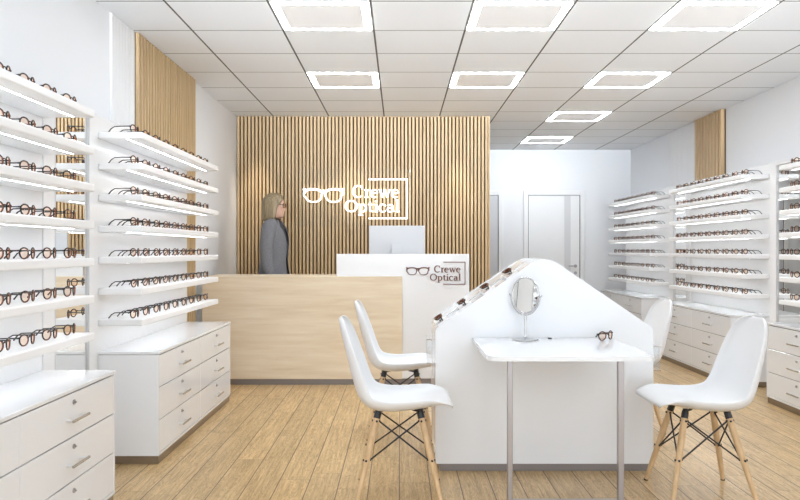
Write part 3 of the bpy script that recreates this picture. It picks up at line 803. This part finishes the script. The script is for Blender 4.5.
# nose, brow and chin
loft(hb, [[Vector((.085, -.004, HZ + .118)), Vector((.085, .004, HZ + .118)), Vector((.100, 0, HZ + .118))],
          [Vector((.085, -.010, HZ + .082)), Vector((.085, .010, HZ + .082)), Vector((.117, 0, HZ + .074))],
          [Vector((.085, -.011, HZ + .066)), Vector((.085, .011, HZ + .066)), Vector((.108, 0, HZ + .064))]])
for sy in (-1, 1):
    loft(hb, [ell(.0, sy * .072, HZ + z, a, a, .008, 10) for z, a in ((.065, .006), (.08, .013), (.10, .017), (.118, .012), (.124, .004))])
bd = obj('body', hb, M['skin'], w, smooth=True)
rm = bd.modifiers.new('r', 'REMESH'); rm.mode = 'VOXEL'; rm.voxel_size = .0048; rm.use_smooth_shade = True
smm = bd.modifiers.new('s', 'SMOOTH'); smm.iterations = 2; smm.factor = .4
dg = bpy.context.evaluated_depsgraph_get(); dg.update(); nm_ = bpy.data.meshes.new_from_object(bd.evaluated_get(dg)); bd.modifiers.clear(); bd.data = nm_
kb = bmesh.new(); kb.from_mesh(bd.data); kb.verts.ensure_lookup_table(); seen = set(); isl = []
for v0 in kb.verts:
    if v0 in seen: continue
    st_ = [v0]; seen.add(v0); cur = []
    while st_:
        v = st_.pop(); cur.append(v)
        for e_ in v.link_edges:
            o2 = e_.other_vert(v)
            if o2 not in seen: seen.add(o2); st_.append(o2)
    isl.append(cur)
isl.sort(key=len); bmesh.ops.delete(kb, geom=[v for c in isl[:-1] for v in c], context='VERTS'); kb.to_mesh(bd.data); kb.free()
print('ISL', [len(c) for c in isl][-5:])
for p_ in bd.data.polygons: p_.use_smooth = True
b = bmesh.new(); loft(b, [ell(.083, 0, HZ + z, a, .005, c_, 12) for z, a, c_ in ((.033, .008, .012), (.039, .0125, .018), (.044, .0095, .020), (.049, .0125, .016), (.053, .008, .009))]); obj('lips', b, M['lips'], w, smooth=True)
for sy in (-1, 1):
    b = bmesh.new(); bmesh.ops.create_icosphere(b, subdivisions=2, radius=.0105, matrix=Matrix.Translation((.079, sy * .031, HZ + .108))); obj('eye', b, M['gloss'], w, smooth=True)
    b = bmesh.new(); bmesh.ops.create_icosphere(b, subdivisions=2, radius=.0055, matrix=Matrix.Translation((.0855, sy * .0325, HZ + .108))); obj('iris', b, M['shirt'], w, smooth=True)
# spectacles she wears
gw = copy_thing(proto, (0, 0, 0), 0, '', ''); 
gw.name = 'worn_eyeglasses'; gw.parent = w; gw.location = (.104, 0, HZ + .083)
for k_ in ('label', 'group', 'category'):
    if k_ in gw: del gw[k_]
# hair: bob that falls to the jaw, open at the face
b = bmesh.new(); zs = [0, .02, .05, .09, .13, .165, .195, .215, .228, .233]
hr = [(.068, .108, .080), (.072, .112, .088), (.076, .114, .092), (.080, .115, .093), (.085, .116, .092), (.088, .112, .087), (.082, .098, .074), (.062, .074, .054), (.035, .042, .030), (.006, .01, .006)]
G = []
for iz, (z, (rf, rbk, ry)) in enumerate(zip(zs, hr)):
    gap = math.radians([66, 66, 66, 63, 56, 34, 10, 0, 0, 0][iz]); row = []
    n = 40
    for k in range(n + 1):
        t = gap + (2 * PI - 2 * gap) * k / n; c_, s_ = math.cos(t), math.sin(t)
        wv = 1 + .018 * math.sin(k * 2.4 + iz * .5)
        row.append(b.verts.new(((.0 + (rf * 1.12 if c_ > 0 else rbk) * c_ * wv), ry * s_ * wv, HZ - .035 + z * 1.12 + (.0 if iz else .008 * math.sin(k * 1.1)))))
    G.append(row)
for a, c in zip(G, G[1:]):
    for k in range(len(a) - 1): b.faces.new((a[k], a[k + 1], c[k + 1], c[k]))
bmesh.ops.recalc_face_normals(b, faces=b.faces[:])
h = obj('hair', b, M['hair'], w, smooth=True); m = h.modifiers.new('s', 'SOLIDIFY'); m.thickness = .012; m.offset = 1
m = h.modifiers.new('u', 'SUBSURF'); m.levels = 1; m.render_levels = 1
# blazer
b = bmesh.new(); G = []
BZ = [(.76, .150, .155, .200, 22), (.85, .146, .155, .198, 18), (.95, .132, .140, .178, 15), (1.06, .118, .125, .158, 13), (1.16, .125, .125, .165, 14), (1.25, .132, .125, .178, 19), (1.33, .122, .118, .188, 27), (1.385, .095, .108, .185, 38), (1.42, .068, .090, .140, 48), (1.445, .056, .075, .090, 58), (1.475, .052, .066, .066, 66)]
for z, rf, rbk, ry, gp in BZ:
    gap = math.radians(gp); row = []
    for k in range(49):
        t = gap + (2 * PI - 2 * gap) * k / 48; c_, s_ = math.cos(t), math.sin(t)
        fold_ = .004 * math.sin(9 * t + z * 14)
        row.append(b.verts.new(((rf + fold_ if c_ > 0 else rbk + fold_) * c_, (ry + fold_) * s_, z)))
    G.append(row)
for a, c in zip(G, G[1:]):
    for k in range(48): b.faces.new((a[k], a[k + 1], c[k + 1], c[k]))
bmesh.ops.recalc_face_normals(b, faces=b.faces[:])
bl = obj('blazer', b, M['blazer'], w, smooth=True); m = bl.modifiers.new('s', 'SOLIDIFY'); m.thickness = .008; m.offset = 1
m = bl.modifiers.new('u', 'SUBSURF'); m.levels = 1; m.render_levels = 1
for sy in (-1, 1):
    P_ = [Vector(p) for p in ((.0, sy * .125, 1.415), (-.003, sy * .172, 1.385), (-.012, sy * .196, 1.30), (-.022, sy * .206, 1.20), (-.026, sy * .210, 1.12), (-.012, sy * .212, 1.02), (.012, sy * .212, .93), (.022, sy * .212, .875))]
    R2 = [.045, .066, .067, .060, .055, .050, .045, .043]
    for i in range(1, 7): R2[i] += .003 * math.sin(i * 2.3)
    b = tube(bmesh.new(), P_, R2, 20, False); sv = obj('sleeve', b, M['blazer'], bl, smooth=True)
    m = sv.modifiers.new('s', 'SOLIDIFY'); m.thickness = .005; m.offset = 1
    m = sv.modifiers.new('u', 'SUBSURF'); m.levels = 1; m.render_levels = 1
b = bmesh.new()
for sy in (-1, 1):     # lapels
    prism(b, [(sy * .030, 1.12), (sy * .085, 1.33), (sy * .072, 1.345), (sy * .088, 1.36), (sy * .052, 1.45), (sy * .040, 1.44), (sy * .022, 1.20)], 0, .006, axis='X')
for v in b.verts: v.co.x += .130 - max(0, (v.co.z - 1.27)) * .42 - abs(v.co.y) * .35
obj('lapels', b, M['blazer'], bl)
b = loft(bmesh.new(), [ell(0, 0, z, rf, .1, ry, 32) for z, rf, ry in ((.90, .112, .14), (1.05, .104, .122), (1.2, .117, .132), (1.30, .112, .13), (1.38, .080, .10), (1.42, .056, .062))], False)
obj('top', b, M['shirt'], w, smooth=True)
b = loft(bmesh.new(), [ell(0, 0, z, a, a2, c_, 28) for z, a, a2, c_ in ((1.02, .106, .11, .135), (.92, .13, .135, .168), (.82, .125, .135, .172))], False)
for sy in (-1, 1):
    loft(b, [ell(cx, sy * cy, z, a, a, c_, 24) for z, a, c_, cx, cy in ((.86, .105, .092, 0, .082), (.70, .095, .080, 0, .088), (.50, .078, .068, .003, .09), (.3, .07, .062, -.008, .09), (.09, .062, .056, -.018, .09))], False)
obj('trousers', b, M['trousers'], w, smooth=True)
for sy in (-1, 1):
    b = bmesh.new(); loft(b, [ell(.045, sy * .092, z, a, .085, c_, 24) for z, a, c_ in ((.001, .135, .045), (.03, .14, .047), (.06, .10, .045), (.09, .04, .043))]); obj('shoe', b, M['black'], w, smooth=True)
